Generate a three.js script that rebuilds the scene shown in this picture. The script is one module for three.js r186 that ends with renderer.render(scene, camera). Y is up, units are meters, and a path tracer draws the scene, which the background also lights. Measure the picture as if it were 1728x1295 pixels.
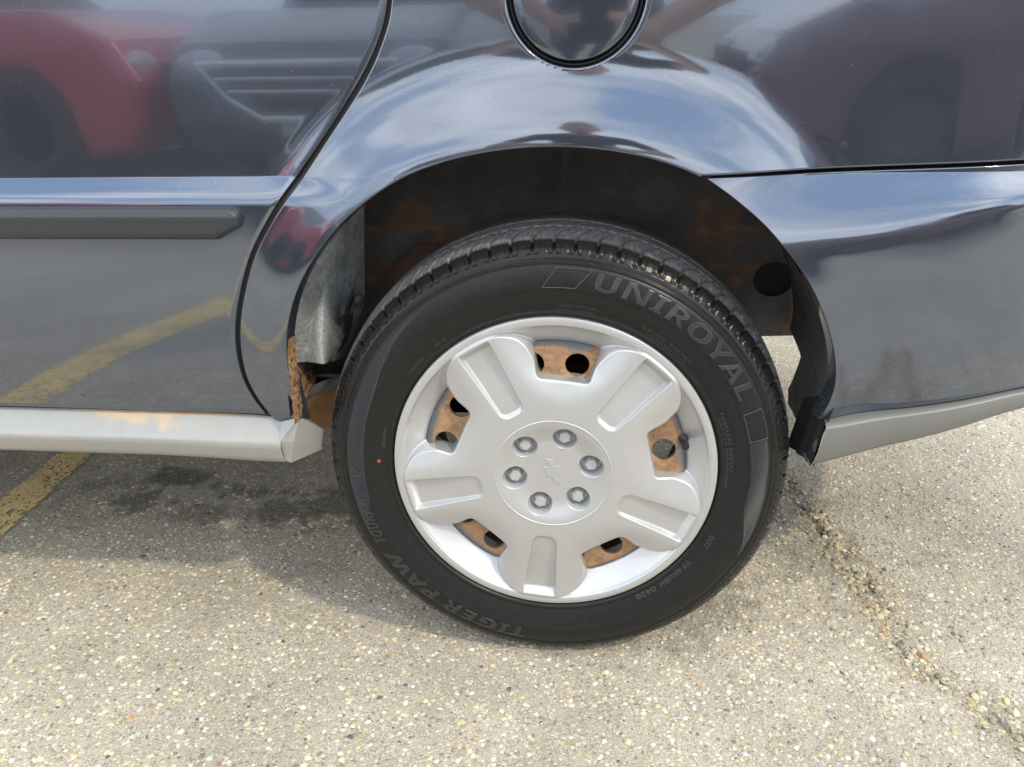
import * as THREE from 'three';
import { mergeGeometries, mergeVertices, toCreasedNormals } from 'three/addons/utils/BufferGeometryUtils.js';
import { FontLoader } from 'three/addons/loaders/FontLoader.js';
import { TextGeometry } from 'three/addons/geometries/TextGeometry.js';
import { MarchingCubes } from 'three/addons/objects/MarchingCubes.js';
import { RoundedBoxGeometry } from 'three/addons/geometries/RoundedBoxGeometry.js';

// ---------------------------------------------------------------- camera, sky, sun, exposure
const scene = new THREE.Scene();
const camera = new THREE.PerspectiveCamera(2 * Math.atan(647.5 / 1300) * 180 / Math.PI, 1024 / 767, 0.05, 600);
camera.position.set(0.04756, 0.8819, 0.98314);
camera.quaternion.setFromRotationMatrix(new THREE.Matrix4().makeBasis(
  new THREE.Vector3(0.995015, -0.018484, -0.098001), new THREE.Vector3(-0.020421, 0.92409, -0.381629), new THREE.Vector3(0.097615, 0.381728, 0.919106)));
scene.add(camera);
const renderer = new THREE.WebGLRenderer({ antialias: true });
renderer.setSize(1024, 767);
renderer.toneMapping = THREE.LinearToneMapping;
renderer.toneMappingExposure = 0.88;
renderer.shadowMap.enabled = true;

const SUN = new THREE.Vector3(0.78, 1, 0.57).normalize();
const sun = new THREE.DirectionalLight(new THREE.Color(1, 0.88, 0.66), 2.3);
sun.position.copy(SUN).multiplyScalar(12);
sun.castShadow = true; sun.shadow.radius = 5; sun.shadow.mapSize.set(4096, 4096);
Object.assign(sun.shadow.camera, { left: -6, right: 6, top: 6, bottom: -6, near: 1, far: 30 });
scene.add(sun, sun.target);

// ---------------------------------------------------------------- noise
let seed = 7;
const rnd = () => { seed = (seed + 0x6D2B79F5) | 0; let t = Math.imul(seed ^ (seed >>> 15), 1 | seed); t = (t + Math.imul(t ^ (t >>> 7), 61 | t)) ^ t; return ((t ^ (t >>> 14)) >>> 0) / 4294967296; };
const h2 = (i, j) => { let n = Math.imul(i, 374761393) + Math.imul(j, 668265263); n = Math.imul(n ^ (n >>> 13), 1274126177); return ((n ^ (n >>> 16)) >>> 0) / 4294967296; };
function vn(x, y) {
  const i = Math.floor(x), j = Math.floor(y), f = x - i, g = y - j, u = f * f * (3 - 2 * f), v = g * g * (3 - 2 * g);
  const a = h2(i, j), b = h2(i + 1, j), c = h2(i, j + 1), d = h2(i + 1, j + 1);
  return a + (b - a) * u + (c - a) * v + (a - b - c + d) * u * v;
}
function fbm(x, y, o = 4) { let s = 0, a = 0.5, t = 0; for (let k = 0; k < o; k++) { s += a * vn(x, y); t += a; x = x * 2.03 + 17.1; y = y * 2.03 + 5.7; a *= 0.5; } return s / t; }
const ss = (x, a, b) => { const t = Math.min(1, Math.max(0, (x - a) / (b - a))); return t * t * (3 - 2 * t); };
const mix = (a, b, t) => a + (b - a) * t;
const clamp = (x, a, b) => Math.min(b, Math.max(a, x));
function table(T) {                                   // piecewise cubic through [x, y] pairs
  return x => {
    const n = T.length; if (x <= T[0][0]) return T[0][1]; if (x >= T[n - 1][0]) return T[n - 1][1];
    let i = 0; while (T[i + 1][0] < x) i++;
    const s = k => k <= 0 ? (T[1][1] - T[0][1]) / (T[1][0] - T[0][0]) : k >= n - 1 ? (T[n - 1][1] - T[n - 2][1]) / (T[n - 1][0] - T[n - 2][0]) : (T[k + 1][1] - T[k - 1][1]) / (T[k + 1][0] - T[k - 1][0]);
    const h = T[i + 1][0] - T[i][0], t = (x - T[i][0]) / h, t2 = t * t, t3 = t2 * t;
    return (2 * t3 - 3 * t2 + 1) * T[i][1] + (t3 - 2 * t2 + t) * h * s(i) + (-2 * t3 + 3 * t2) * T[i + 1][1] + (t3 - t2) * h * s(i + 1);
  };
}

// sky: hazy blue with broken white cloud
{
  const W = 1024, Hh = 512, data = new Float32Array(W * Hh * 4);
  for (let j = 0; j < Hh; j++) for (let i = 0; i < W; i++) {
    const el = ((j + 0.5) / Hh - 0.5) * Math.PI, az = ((i + 0.5) / W - 0.5) * 2 * Math.PI;
    const y = Math.sin(el), x = Math.cos(el) * Math.cos(az), z = Math.cos(el) * Math.sin(az);
    const k = 1 - Math.pow(clamp(y, 0, 1), 0.55);
    let r = mix(0.34, 0.85, k), g = mix(0.56, 0.95, k), b = mix(0.95, 1.05, k);
    const q = 1 / (Math.max(y, 0) + 0.22), cx = x * q * 1.5, cz = z * q * 1.5;
    const c = ss(fbm(cx + 3.1 + 0.6 * fbm(cx * 1.7, cz * 1.7, 3), cz + 8.4, 6), 0.30, 0.54) * ss(y, 0.0, 0.12) * 0.92;
    const br = 0.95 + 0.75 * fbm(cx * 2.3 + 9, cz * 2.3, 4);
    r = mix(r, 1.0 * br, c); g = mix(g, 1.01 * br, c); b = mix(b, 1.05 * br, c);
    const glow = Math.pow(Math.max(0, x * SUN.x + y * SUN.y + z * SUN.z), 40) * 0.9;
    const o = (j * W + i) * 4; const q2 = 2.4; data[o] = q2 * (r + glow); data[o + 1] = q2 * (g + glow * 0.96); data[o + 2] = q2 * 0.96 * (b + glow * 0.9); data[o + 3] = 1;
  }
  const sky = new THREE.DataTexture(data, W, Hh, THREE.RGBAFormat, THREE.FloatType);
  sky.mapping = THREE.EquirectangularReflectionMapping; sky.magFilter = sky.minFilter = THREE.LinearFilter; sky.wrapS = THREE.RepeatWrapping; sky.needsUpdate = true;
  scene.background = sky; scene.environment = sky;
}

// ---------------------------------------------------------------- helpers
function dataTex(w, h, fn, srgb = true, wrap = true) {
  const d = new Uint8Array(w * h * 4);
  for (let j = 0; j < h; j++) for (let i = 0; i < w; i++) {
    const c = fn(i / w, j / h, i, j), o = (j * w + i) * 4;
    for (let k = 0; k < 3; k++) d[o + k] = clamp(Math.round(255 * (srgb ? Math.pow(clamp(c[k], 0, 1), 1 / 2.2) : c[k])), 0, 255);
    d[o + 3] = c.length > 3 ? clamp(c[3] * 255, 0, 255) : 255;
  }
  return finish(new THREE.DataTexture(d, w, h), srgb, wrap);
}
function finish(t, srgb, wrap = true) {
  if (srgb) t.colorSpace = THREE.SRGBColorSpace;
  t.magFilter = THREE.LinearFilter; t.minFilter = THREE.LinearMipmapLinearFilter; t.generateMipmaps = true;
  if (wrap) t.wrapS = t.wrapT = THREE.RepeatWrapping;
  t.needsUpdate = true; return t;
}
const std = (o) => new THREE.MeshStandardMaterial({ side: THREE.DoubleSide, ...o });
const phy = (o) => new THREE.MeshPhysicalMaterial({ side: THREE.DoubleSide, ...o });
const rgb = (r, g, b) => new THREE.Color().setRGB(r, g, b);
const names = {};
function numbered(n) { names[n] = (names[n] ?? -1) + 1; return names[n] ? n + '_' + String(names[n]).padStart(3, '0') : n; }
function part(name, geo, mat, parent, label) {
  const m = new THREE.Mesh(geo, mat); m.name = numbered(name); m.castShadow = m.receiveShadow = true; parent.add(m);
  if (label) m.userData.label = label;
  return m;
}
function thing(name, label, category) { const g = new THREE.Group(); g.name = numbered(name); g.userData = { label, category }; scene.add(g); return g; }
function grid(nu, nv, fn, uvfn, skip) {
  const P = [], UV = [], I = [];
  for (let i = 0; i <= nu; i++) for (let j = 0; j <= nv; j++) { const p = fn(i / nu, j / nv, i, j); P.push(p[0], p[1], p[2]); const t = uvfn ? uvfn(p, i / nu, j / nv) : [p[0], p[1]]; UV.push(t[0], t[1]); }
  const id = (i, j) => i * (nv + 1) + j;
  for (let i = 0; i < nu; i++) for (let j = 0; j < nv; j++) {
    if (skip && skip(i, j, P, id)) continue;
    I.push(id(i, j), id(i + 1, j), id(i + 1, j + 1), id(i, j), id(i + 1, j + 1), id(i, j + 1));
  }
  const g = new THREE.BufferGeometry();
  g.setAttribute('position', new THREE.Float32BufferAttribute(P, 3)); g.setAttribute('uv', new THREE.Float32BufferAttribute(UV, 2)); g.setIndex(I);
  g.computeVertexNormals(); return g;
}
const merge = (L) => mergeGeometries(L.map(g => { const q = g.index ? g.toNonIndexed() : g; if (!q.attributes.uv) q.setAttribute('uv', new THREE.Float32BufferAttribute(new Float32Array(q.attributes.position.count * 2), 2)); return q; }), false);
const move = (g, x, y, z, rx = 0, ry = 0, rz = 0) => g.applyMatrix4(new THREE.Matrix4().compose(new THREE.Vector3(x, y, z), new THREE.Quaternion().setFromEuler(new THREE.Euler(rx, ry, rz)), new THREE.Vector3(1, 1, 1)));
function bar(a, b, r, seg = 12) { const A = new THREE.Vector3(...a), B = new THREE.Vector3(...b), d = B.clone().sub(A), g = new THREE.CylinderGeometry(r, r, d.length(), seg); g.applyQuaternion(new THREE.Quaternion().setFromUnitVectors(new THREE.Vector3(0, 1, 0), d.normalize())); g.translate((A.x + B.x) / 2, (A.y + B.y) / 2, (A.z + B.z) / 2); return g; }
function lathe(pts, seg = 128) { const g = new THREE.LatheGeometry(pts.map(p => new THREE.Vector2(p[0], p[1])), seg); g.rotateX(Math.PI / 2); return g; }   // (r, z) round the z axis
function poly(list) { const s = new THREE.Shape(); list.forEach((p, i) => i ? s.lineTo(p[0], p[1]) : s.moveTo(p[0], p[1])); return s; }
const font = await new FontLoader().loadAsync('fonts/droid/droid_sans_bold.typeface.json');

// ---------------------------------------------------------------- ground
const H = 0.337;                                       // height of the hub
const crackA = [[0.49, -0.62], [0.52, -0.455], [0.527, -0.368], [0.547, -0.299], [0.566, -0.186], [0.56, -0.086], [0.582, -0.013], [0.627, 0.038], [0.665, 0.112], [0.73, 0.2], [0.74, 0.34], [0.80, 0.6]];
const crackB = [[-0.83, -0.25], [-0.805, -0.205], [-0.752, -0.167], [-0.72, -0.12], [-0.665, -0.093], [-0.62, -0.07]];
function distPath(P, x, z) {
  let m = 1e9;
  for (let i = 0; i + 1 < P.length; i++) { const [ax, az] = P[i], [bx, bz] = P[i + 1], dx = bx - ax, dz = bz - az, t = clamp(((x - ax) * dx + (z - az) * dz) / (dx * dx + dz * dz), 0, 1); m = Math.min(m, Math.hypot(x - ax - t * dx, z - az - t * dz)); }
  return m;
}
const wob = (x, z) => [x + 0.03 * (fbm(x * 22, z * 22, 3) - 0.5), z + 0.03 * (fbm(x * 22 + 50, z * 22, 3) - 0.5)];
function crackAt(x, z) {                               // 0..1
  if (x < -0.9 || x > 0.95 || z < -0.75 || z > 0.7) return 0;
  const [a, b] = wob(x, z);
  const w = 0.002 + 0.004 * vn(x * 30, z * 30);
  const gate = ss(vn(x * 17 + 4, z * 17), 0.42, 0.7);
  return Math.max((1 - ss(distPath(crackA, a, b), w * 0.4, w * 1.3)) * gate, (1 - ss(distPath(crackB, a, b), 0.0008, 0.003)) * 0.6 * ss(vn(x * 26 + 9, z * 26), 0.35, 0.6));
}
function groundY(x, z) {
  if (Math.abs(x) > 2.2 || Math.abs(z) > 2.4) return 0;
  const e = (1 - ss(Math.abs(x), 1.6, 2.2)) * (1 - ss(Math.abs(z), 1.7, 2.4));
  return e * (0.006 * (fbm(x * 3, z * 3, 3) - 0.5) + 0.0035 * (fbm(x * 45, z * 45, 3) - 0.5) * ss(Math.hypot(x, z + 0.1), 0.02, 0.2)) - 0.0035 * crackAt(x, z);
}
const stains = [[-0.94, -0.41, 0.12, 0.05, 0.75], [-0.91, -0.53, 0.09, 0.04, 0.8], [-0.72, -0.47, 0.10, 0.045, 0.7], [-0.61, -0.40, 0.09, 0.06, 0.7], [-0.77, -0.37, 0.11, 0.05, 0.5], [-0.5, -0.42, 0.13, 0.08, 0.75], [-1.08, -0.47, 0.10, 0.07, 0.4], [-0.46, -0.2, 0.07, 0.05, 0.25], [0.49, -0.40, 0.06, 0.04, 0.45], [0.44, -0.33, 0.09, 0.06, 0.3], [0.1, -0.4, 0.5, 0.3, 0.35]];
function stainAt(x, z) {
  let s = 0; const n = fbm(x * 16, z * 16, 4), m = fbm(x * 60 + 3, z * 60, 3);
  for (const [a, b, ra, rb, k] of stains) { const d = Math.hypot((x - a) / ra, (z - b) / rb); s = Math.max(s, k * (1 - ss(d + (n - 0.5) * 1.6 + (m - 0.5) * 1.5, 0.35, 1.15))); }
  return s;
}
function groundTone(x, z) {                            // dirt and wear, multiplies the asphalt colour
  const n = fbm(x * 4.3 + 11, z * 4.3, 4), m = fbm(x * 1.1 + 2, z * 1.1 + 9, 3), pt = fbm(x * 13 + 30, z * 13, 4), t = 0.80 + 0.34 * n + 0.2 * (m - 0.5) + 0.22 * (pt - 0.5);
  const dirt = ss(0.07 - Math.min(0.07, distPath(crackA, ...wob(x, z))), 0.0, 0.06) * (0.10 + 0.42 * fbm(x * 25, z * 25, 3));
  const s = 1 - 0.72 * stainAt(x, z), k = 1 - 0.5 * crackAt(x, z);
  return [t * s * k * (1 - 0.42 * dirt), t * s * k * (1 - 0.5 * dirt), t * s * k * (1 - 0.62 * dirt)];
}
const PAL = [[0.50, 0.43, 0.31], [0.44, 0.39, 0.29], [0.55, 0.49, 0.38], [0.40, 0.37, 0.31], [0.33, 0.30, 0.25], [0.62, 0.57, 0.46], [0.47, 0.38, 0.24], [0.30, 0.29, 0.28], [0.52, 0.48, 0.42], [0.58, 0.49, 0.31], [0.36, 0.33, 0.27], [0.60, 0.57, 0.52], [0.26, 0.22, 0.17], [0.43, 0.24, 0.13], [0.10, 0.105, 0.115], [0.22, 0.14, 0.10], [0.40, 0.36, 0.28], [0.54, 0.45, 0.30]];
const pick = (r) => { const k = r() ; return k < 0.010 ? PAL[14] : k < 0.015 ? PAL[13] : k < 0.024 ? PAL[15] : PAL[Math.floor(r() * 13)]; };
let asphaltMap, asphaltBump;
{
  const N = 1536, c = new Float32Array(N * N * 3), hgt = new Float32Array(N * N);
  for (let j = 0; j < N; j++) for (let i = 0; i < N; i++) {
    const o = j * N + i, n = h2(i, j), m = vn(i / 3, j / 3), v = 0.86 + 0.55 * (n - 0.45) + 0.45 * (m - 0.5);
    c[o * 3] = 0.455 * v; c[o * 3 + 1] = 0.40 * v; c[o * 3 + 2] = 0.318 * v; hgt[o] = 0.25 + 0.2 * m + 0.1 * n;
  }
  for (let k = 0; k < 42000; k++) {
    const x = rnd() * N, y = rnd() * N, r = 1.0 + 4.0 * Math.pow(rnd(), 2.8), e = 0.6 + 0.4 * rnd(), a = rnd() * 3.14, ca = Math.cos(a), sa = Math.sin(a), p = pick(rnd), t = 0.8 + 0.35 * rnd(), R = Math.ceil(r / e) + 1;
    for (let v = -R; v <= R; v++) for (let u = -R; u <= R; u++) {
      const q = Math.hypot((u * ca + v * sa) * e, (v * ca - u * sa)) / r; if (q > 1) continue;
      const o = (((Math.floor(y) + v + N) % N) * N + (Math.floor(x) + u + N) % N), w = 1 - ss(q, 0.8, 1), f = t * (0.92 + 0.16 * h2(o, 5));
      for (let m = 0; m < 3; m++) c[o * 3 + m] = mix(c[o * 3 + m], p[m] * f * 0.92, w);
      hgt[o] = mix(hgt[o], 0.55 + 0.4 * Math.sqrt(Math.max(0, 1 - q * q)), w);
    }
  }
  const A = new Uint8Array(N * N * 4), B = new Uint8Array(N * N * 4);
  for (let o = 0; o < N * N; o++) { for (let m = 0; m < 3; m++) { A[o * 4 + m] = 255 * Math.pow(clamp(c[o * 3 + m], 0, 1), 1 / 2.2); B[o * 4 + m] = 255 * clamp(hgt[o], 0, 1); } A[o * 4 + 3] = B[o * 4 + 3] = 255; }
  asphaltMap = finish(new THREE.DataTexture(A, N, N), true); asphaltBump = finish(new THREE.DataTexture(B, N, N), false);
}
const lineL = z => -1.262 + 0.055 * (z + 0.4) * 1, lineR = z => -1.16 + 0.085 * (z + 0.35);   // edges of the yellow line
const onLine = (x, z) => x > lineL(z) - 0.01 && x < lineR(z) + 0.01 && z > -1.6 && z < 7;
const ground = (() => {
  const axis = (lo, hi, step) => { const a = []; for (let v = lo; v <= hi + 1e-9; v += step) a.push(v); let d = step; while (a[a.length - 1] < 260) { d *= 1.22; a.push(a[a.length - 1] + d); } d = step; while (a[0] > -260) { d *= 1.22; a.unshift(a[0] - d); } return a; };
  const X = axis(-1.4, 1.3, 0.0065), Z = axis(-1.6, 0.42, 0.0065), P = [], UV = [], C = [], I = [];
  for (const x of X) for (const z of Z) { P.push(x, groundY(x, z), z); UV.push(x / 0.9, z / 0.9); const t = groundTone(x, z); C.push(...t); }
  const nz = Z.length;
  for (let i = 0; i + 1 < X.length; i++) for (let j = 0; j + 1 < nz; j++) { const a = i * nz + j; I.push(a, a + 1, a + nz + 1, a, a + nz + 1, a + nz); }
  const g = new THREE.BufferGeometry(); g.setAttribute('position', new THREE.Float32BufferAttribute(P, 3)); g.setAttribute('uv', new THREE.Float32BufferAttribute(UV, 2)); g.setAttribute('color', new THREE.Float32BufferAttribute(C, 3)); g.setIndex(I); g.computeVertexNormals();
  const m = part('asphalt_ground', g, std({ map: asphaltMap, bumpMap: asphaltBump, bumpScale: 0.0012, roughness: 0.93, vertexColors: true }), scene);
  m.userData = { label: 'worn tan asphalt with pebbles set in it, under the van', kind: 'structure' };
  return m;
})();
{ // pebbles set in the asphalt
  const shapes = [0, 1, 2].map(k => {
    const g = mergeVertices(new THREE.IcosahedronGeometry(1, 1).deleteAttribute('uv').deleteAttribute('normal')), p = g.attributes.position;
    for (let i = 0; i < p.count; i++) { const f = 0.8 + 0.4 * h2(i + 31 * k, 9 + k); p.setXYZ(i, p.getX(i) * f, Math.max(-0.4, p.getY(i) * f), p.getZ(i) * f); }
    g.computeVertexNormals(); return g;
  });
  const mat = std({ roughness: 0.8 }), M = new THREE.Matrix4(), q = new THREE.Quaternion(), e = new THREE.Euler(), sc = new THREE.Vector3(), ps = new THREE.Vector3(), col = new THREE.Color();
  const spots = [[], [], []];
  const addStone = (x, z, r, lift, p, t) => { const T = groundTone(x, z); e.set((rnd() - 0.5) * 0.5, rnd() * 6.28, (rnd() - 0.5) * 0.5); q.setFromEuler(e); const fl = 0.30 + 0.3 * rnd(); sc.set(r, r * fl, r * (0.62 + 0.38 * rnd())); ps.set(x, groundY(x, z) + r * fl * lift, z); spots[Math.floor(rnd() * 3)].push([M.compose(ps, q, sc).clone(), p.map((v, i) => Math.min(0.85, v * t * T[i] * [1.12, 1.115, 1.03][i]))]); };
  for (let k = 0; k < 210000; k++) {
    const x = -1.45 + 2.85 * rnd(), z = -1.7 + 2.15 * rnd(), r = 0.0010 + 0.0046 * Math.pow(rnd(), 6), p = pick(rnd), t = 0.80 + 0.34 * rnd(), u = rnd();
    if (crackAt(x, z) > 0.4 || (onLine(x, z) && u > 0.35) || Math.hypot(x, (z + 0.11) * 0.7) < 0.05) continue;
    addStone(x, z, r, -0.45 + 0.45 * u * u * u, p, t);
  }
  for (let k = 0; k < 1700; k++) {                      // loose grit washed into the crack
    const i = Math.floor(rnd() * (crackA.length - 1)), t = rnd(), x = mix(crackA[i][0], crackA[i + 1][0], t) + 0.05 * (rnd() + rnd() - 1), z = mix(crackA[i][1], crackA[i + 1][1], t) + 0.05 * (rnd() + rnd() - 1);
    addStone(x, z, 0.0008 + 0.0062 * Math.pow(rnd(), 3.5), 0.25, pick(rnd), 0.75 + 0.45 * rnd());
  }
  spots.forEach((L, k) => {
    const im = new THREE.InstancedMesh(shapes[k], mat, L.length);
    L.forEach(([m, c], i) => { im.setMatrixAt(i, m); im.setColorAt(i, col.setRGB(...c)); });
    im.name = numbered('pebble_aggregate'); im.userData.kind = 'stuff'; im.castShadow = im.receiveShadow = true; ground.add(im);
  });
}
{ // worn yellow parking line
  const nu = 44, nv = 620, z0 = -1.55, z1 = 7;
  const wear = dataTex(256, 2048, (u, v) => { const x = u * 0.12, z = v * 1.7, n = fbm(x * 130, z * 130, 3), m = fbm(x * 420 + 7, z * 420, 2), e = Math.min(u, 1 - u) * 10; const a = ss(n * 0.62 + m * 0.38 + 0.10 * Math.min(1, e) + 0.12 * (fbm(x * 20, z * 20, 2) - 0.5), 0.485, 0.53); return [a, a, a]; }, false);
  const tone = dataTex(256, 1024, (u, v) => { const n = fbm(u * 40, v * 300, 4), m = vn(u * 90, v * 900); return [0.90 * (0.8 + 0.4 * n), 0.67 * (0.8 + 0.4 * n), 0.23 + 0.09 * m]; });
  const g = grid(nv, nu, (v, u) => { const z = z0 + (z1 - z0) * Math.pow(v, 1.6), x = mix(lineL(z), lineR(z), u) + 0.004 * (vn(z * 40, u > 0.5 ? 3 : 9) - 0.5); return [x, groundY(x, z) + 0.0028, z]; }, (p, v, u) => [u, (z0 + (z1 - z0) * Math.pow(v, 1.6)) / 1.7]);
  const m = part('yellow_line', g, std({ map: tone, alphaMap: wear, alphaTest: 0.5, roughness: 0.8, bumpMap: asphaltBump, bumpScale: 0.001 }), scene);
  m.userData = { label: 'worn yellow parking line running out from under the van', kind: 'structure' };
}

// ---------------------------------------------------------------- van: side surface
const van = thing('minivan', 'dark slate blue minivan with silver sill, rusty wheel arch and silver five spoke wheel cover', 'minivan');
const lipR = table([[8, 0.352], [14, 0.372], [18.8, 0.388], [23.2, 0.4], [29, 0.41], [35.7, 0.42], [43.1, 0.43], [49.3, 0.437], [55.1, 0.444], [61.2, 0.45], [66.1, 0.455], [74.3, 0.457], [80.5, 0.4565], [88.7, 0.4565], [97.2, 0.457], [105.3, 0.4585], [113.1, 0.459], [119.7, 0.456], [126.6, 0.451], [133.9, 0.443], [141.1, 0.433], [148.1, 0.42], [152.6, 0.41], [159.6, 0.391], [166.3, 0.379], [172, 0.374]]);
const smax = (a, b, k) => { const h = Math.max(k - Math.abs(a - b), 0) / k; return Math.max(a, b) + h * h * k * 0.25; };
function S(x, y) {                                      // how far the bodyside stands out at (x, y)
  const dy = y - H, r = Math.hypot(x, dy), th = Math.atan2(dy, x) * 180 / Math.PI, d = r - lipR(th < -90 ? 172 : th);
  const wide = x > 0 && y < 0.757 ? (1 - ss(d, 0.0, 0.30)) * ss(y, 0.42, 0.66) : 0;   // the bumper's shoulder broadens towards the arch
  const F = 0.031 * (1 - ss(d, -0.010, 0.120)) * ss(th < -90 ? 180 : th, 0, 14) * (1 - 0.5 * wide * ss(y, 0.60, 0.72));
  const t = clamp((0.757 - y) / mix(0.036, 0.100, wide), 0, 1), Lg = mix(0.018, 0.030, wide) * (1 - (1 - t) * (1 - t)), up = y > 0.757 ? 0.026 * (y - 0.757) : 0, lo = y < 0.70 ? 0.18 * (0.70 - y) ** 2 + 1.1 * (0.70 - y) ** 3 : 0;
  return 0.012 + up + smax(Lg, F, 0.014) - 0.0025 - lo;
}
function place(s, y, off = 0) {                         // wraps the rear corner
  if (s < 0.45) return [s, y, S(s, y) + off];
  const a = Math.min((s - 0.45) / 0.5, Math.PI / 2), e = Math.max(0, s - 0.45 - 0.25 * Math.PI), k = S(Math.min(s, 0.7), y) + off;
  return [0.45 + (0.5 + k) * Math.sin(a), y, -0.5 + (0.5 + k) * Math.cos(a) - e];
}
function panel(U, V, f, edge = {}, skip) {              // a sheet with rolled edges; U, V parameter lists; f(u, v) -> [s, y]
  const nu = U.length, nv = V.length, P = (i, j) => place(...f(U[clamp(i, 0, nu - 1)], V[clamp(j, 0, nv - 1)]));
  const dep = { l: 0.014, r: 0.014, b: 0.014, t: 0.014, ...edge };
  return grid(nu + 3, nv + 3, (a, b, I, J) => {
    const i = I - 2, j = J - 2, p = P(i, j), ci = clamp(i, 0, nu - 1), cj = clamp(j, 0, nv - 1);
    let ox = 0, oy = 0, back = 0;
    const roll = (n, dir, depth) => { if (!n) return; const L = Math.hypot(...dir) || 1; const o = n === 1 ? 0.0012 : 0.0016; ox += dir[0] / L * o; oy += dir[1] / L * o; back = Math.max(back, n === 1 ? 0.0012 : depth); };
    const d = (q) => [p[0] - q[0], p[1] - q[1]];
    if (i < 0) roll(Math.min(2, -i), d(P(1, cj)), dep.l); if (i > nu - 1) roll(Math.min(2, i - nu + 1), d(P(nu - 2, cj)), dep.r);
    if (j < 0) roll(Math.min(2, -j), d(P(ci, 1)), dep.b); if (j > nv - 1) roll(Math.min(2, j - nv + 1), d(P(ci, nv - 2)), dep.t);
    return [p[0] + ox, p[1] + oy, p[2] - back];
  }, p => [p[0], p[1]], skip);
}
const lin = (a, b, n) => Array.from({ length: n + 1 }, (_, i) => a + (b - a) * i / n);
const rows = [...lin(0.412, 0.70, 70), ...lin(0.7015, 0.7565, 44), 0.757, ...lin(0.7585, 0.775, 12), ...lin(0.78, 1.045, 55)];
const speck = dataTex(1024, 1024, (u, v, i, j) => { const n = fbm(u * 9, v * 9, 4), k = h2(i, j), s = h2(i >> 1, j >> 1) > 0.9998 ? 0.5 : 0; const r = 0.055 + 0.06 * n * n + 0.03 * k + s; return [r, r, r]; }, false);
const peel = dataTex(512, 512, (u, v) => { const w = (x, y) => 0.5 * fbm(x * 128, y * 128, 2) + 0.5 * fbm(x * 34 + 3, y * 34, 2); const a = mix(mix(w(u, v), w(u - 1, v), u), mix(w(u, v - 1), w(u - 1, v - 1), u), v); return [a, a, a]; }, false);
for (const t of [speck, peel]) t.repeat.set(2, 2);
const paintMap = (() => {                                // metallic grain, road dust specks, faint scratches
  const N = 1024, c = new Float32Array(N * N * 3), B = [0.126, 0.147, 0.190];
  for (let j = 0; j < N; j++) for (let i = 0; i < N; i++) { const k = 0.93 + 0.14 * h2(i, j), o = (j * N + i) * 3; for (let m = 0; m < 3; m++) c[o + m] = B[m] * k; }
  const dab = (x, y, a) => { const o = ((((y | 0) + N) % N) * N + (((x | 0) + N) % N)) * 3; for (let m = 0; m < 3; m++) c[o + m] = mix(c[o + m], 0.62, a); };
  for (let k = 0; k < 260; k++) { const x = rnd() * N, y = rnd() * N, a = 0.15 + 0.6 * rnd() * rnd(); dab(x, y, a); if (rnd() < 0.3) dab(x + 1, y, a * 0.6); }
  for (let k = 0; k < 46; k++) { let x = rnd() * N, y = rnd() * N; const a = (rnd() - 0.5) * (rnd() < 0.8 ? 0.5 : 3), L = 20 + 120 * rnd() * rnd(), t = 0.04 + 0.12 * rnd() * rnd(); for (let q = 0; q < L; q++) { dab(x, y, t * (0.4 + rnd())); x += Math.cos(a); y += Math.sin(a); } }
  const A = new Uint8Array(N * N * 4); for (let o = 0; o < N * N; o++) { for (let m = 0; m < 3; m++) A[o * 4 + m] = 255 * Math.pow(clamp(c[o * 3 + m], 0, 1), 1 / 2.2); A[o * 4 + 3] = 255; }
  const t = finish(new THREE.DataTexture(A, N, N), true); t.repeat.set(1.35, 1.35); return t;
})();
const paint = phy({ map: paintMap, metalness: 0.76, roughness: 1, roughnessMap: speck, clearcoat: 1, clearcoatRoughness: 0.012, bumpMap: peel, bumpScale: 0.000025 });
const black = std({ color: rgb(0.012, 0.012, 0.013), roughness: 0.6 });
const rubber = std({ color: rgb(0.012, 0.012, 0.012), roughness: 0.45 });

const shutX = table([[0.396, -0.417], [0.416, -0.424], [0.437, -0.432], [0.473, -0.439], [0.518, -0.438], [0.561, -0.43], [0.611, -0.413], [0.663, -0.389], [0.709, -0.358], [0.756, -0.321], [0.798, -0.285], [0.846, -0.246], [0.885, -0.217], [0.923, -0.196], [0.954, -0.186], [1.05, -0.162]]);
const shutPolar = table([[103.6, 0.726], [106.8, 0.644], [108.5, 0.618], [111.6, 0.589], [115.8, 0.565], [121.7, 0.542], [127.5, 0.526], [133.9, 0.516], [140, 0.508], [146.4, 0.496], [152.5, 0.485], [157.5, 0.474], [162.8, 0.46], [167, 0.443], [169.4, 0.431], [173, 0.415]]);
const gapY = x => 0.7507 + 0.03 * Math.min(x, 1.1);
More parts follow.
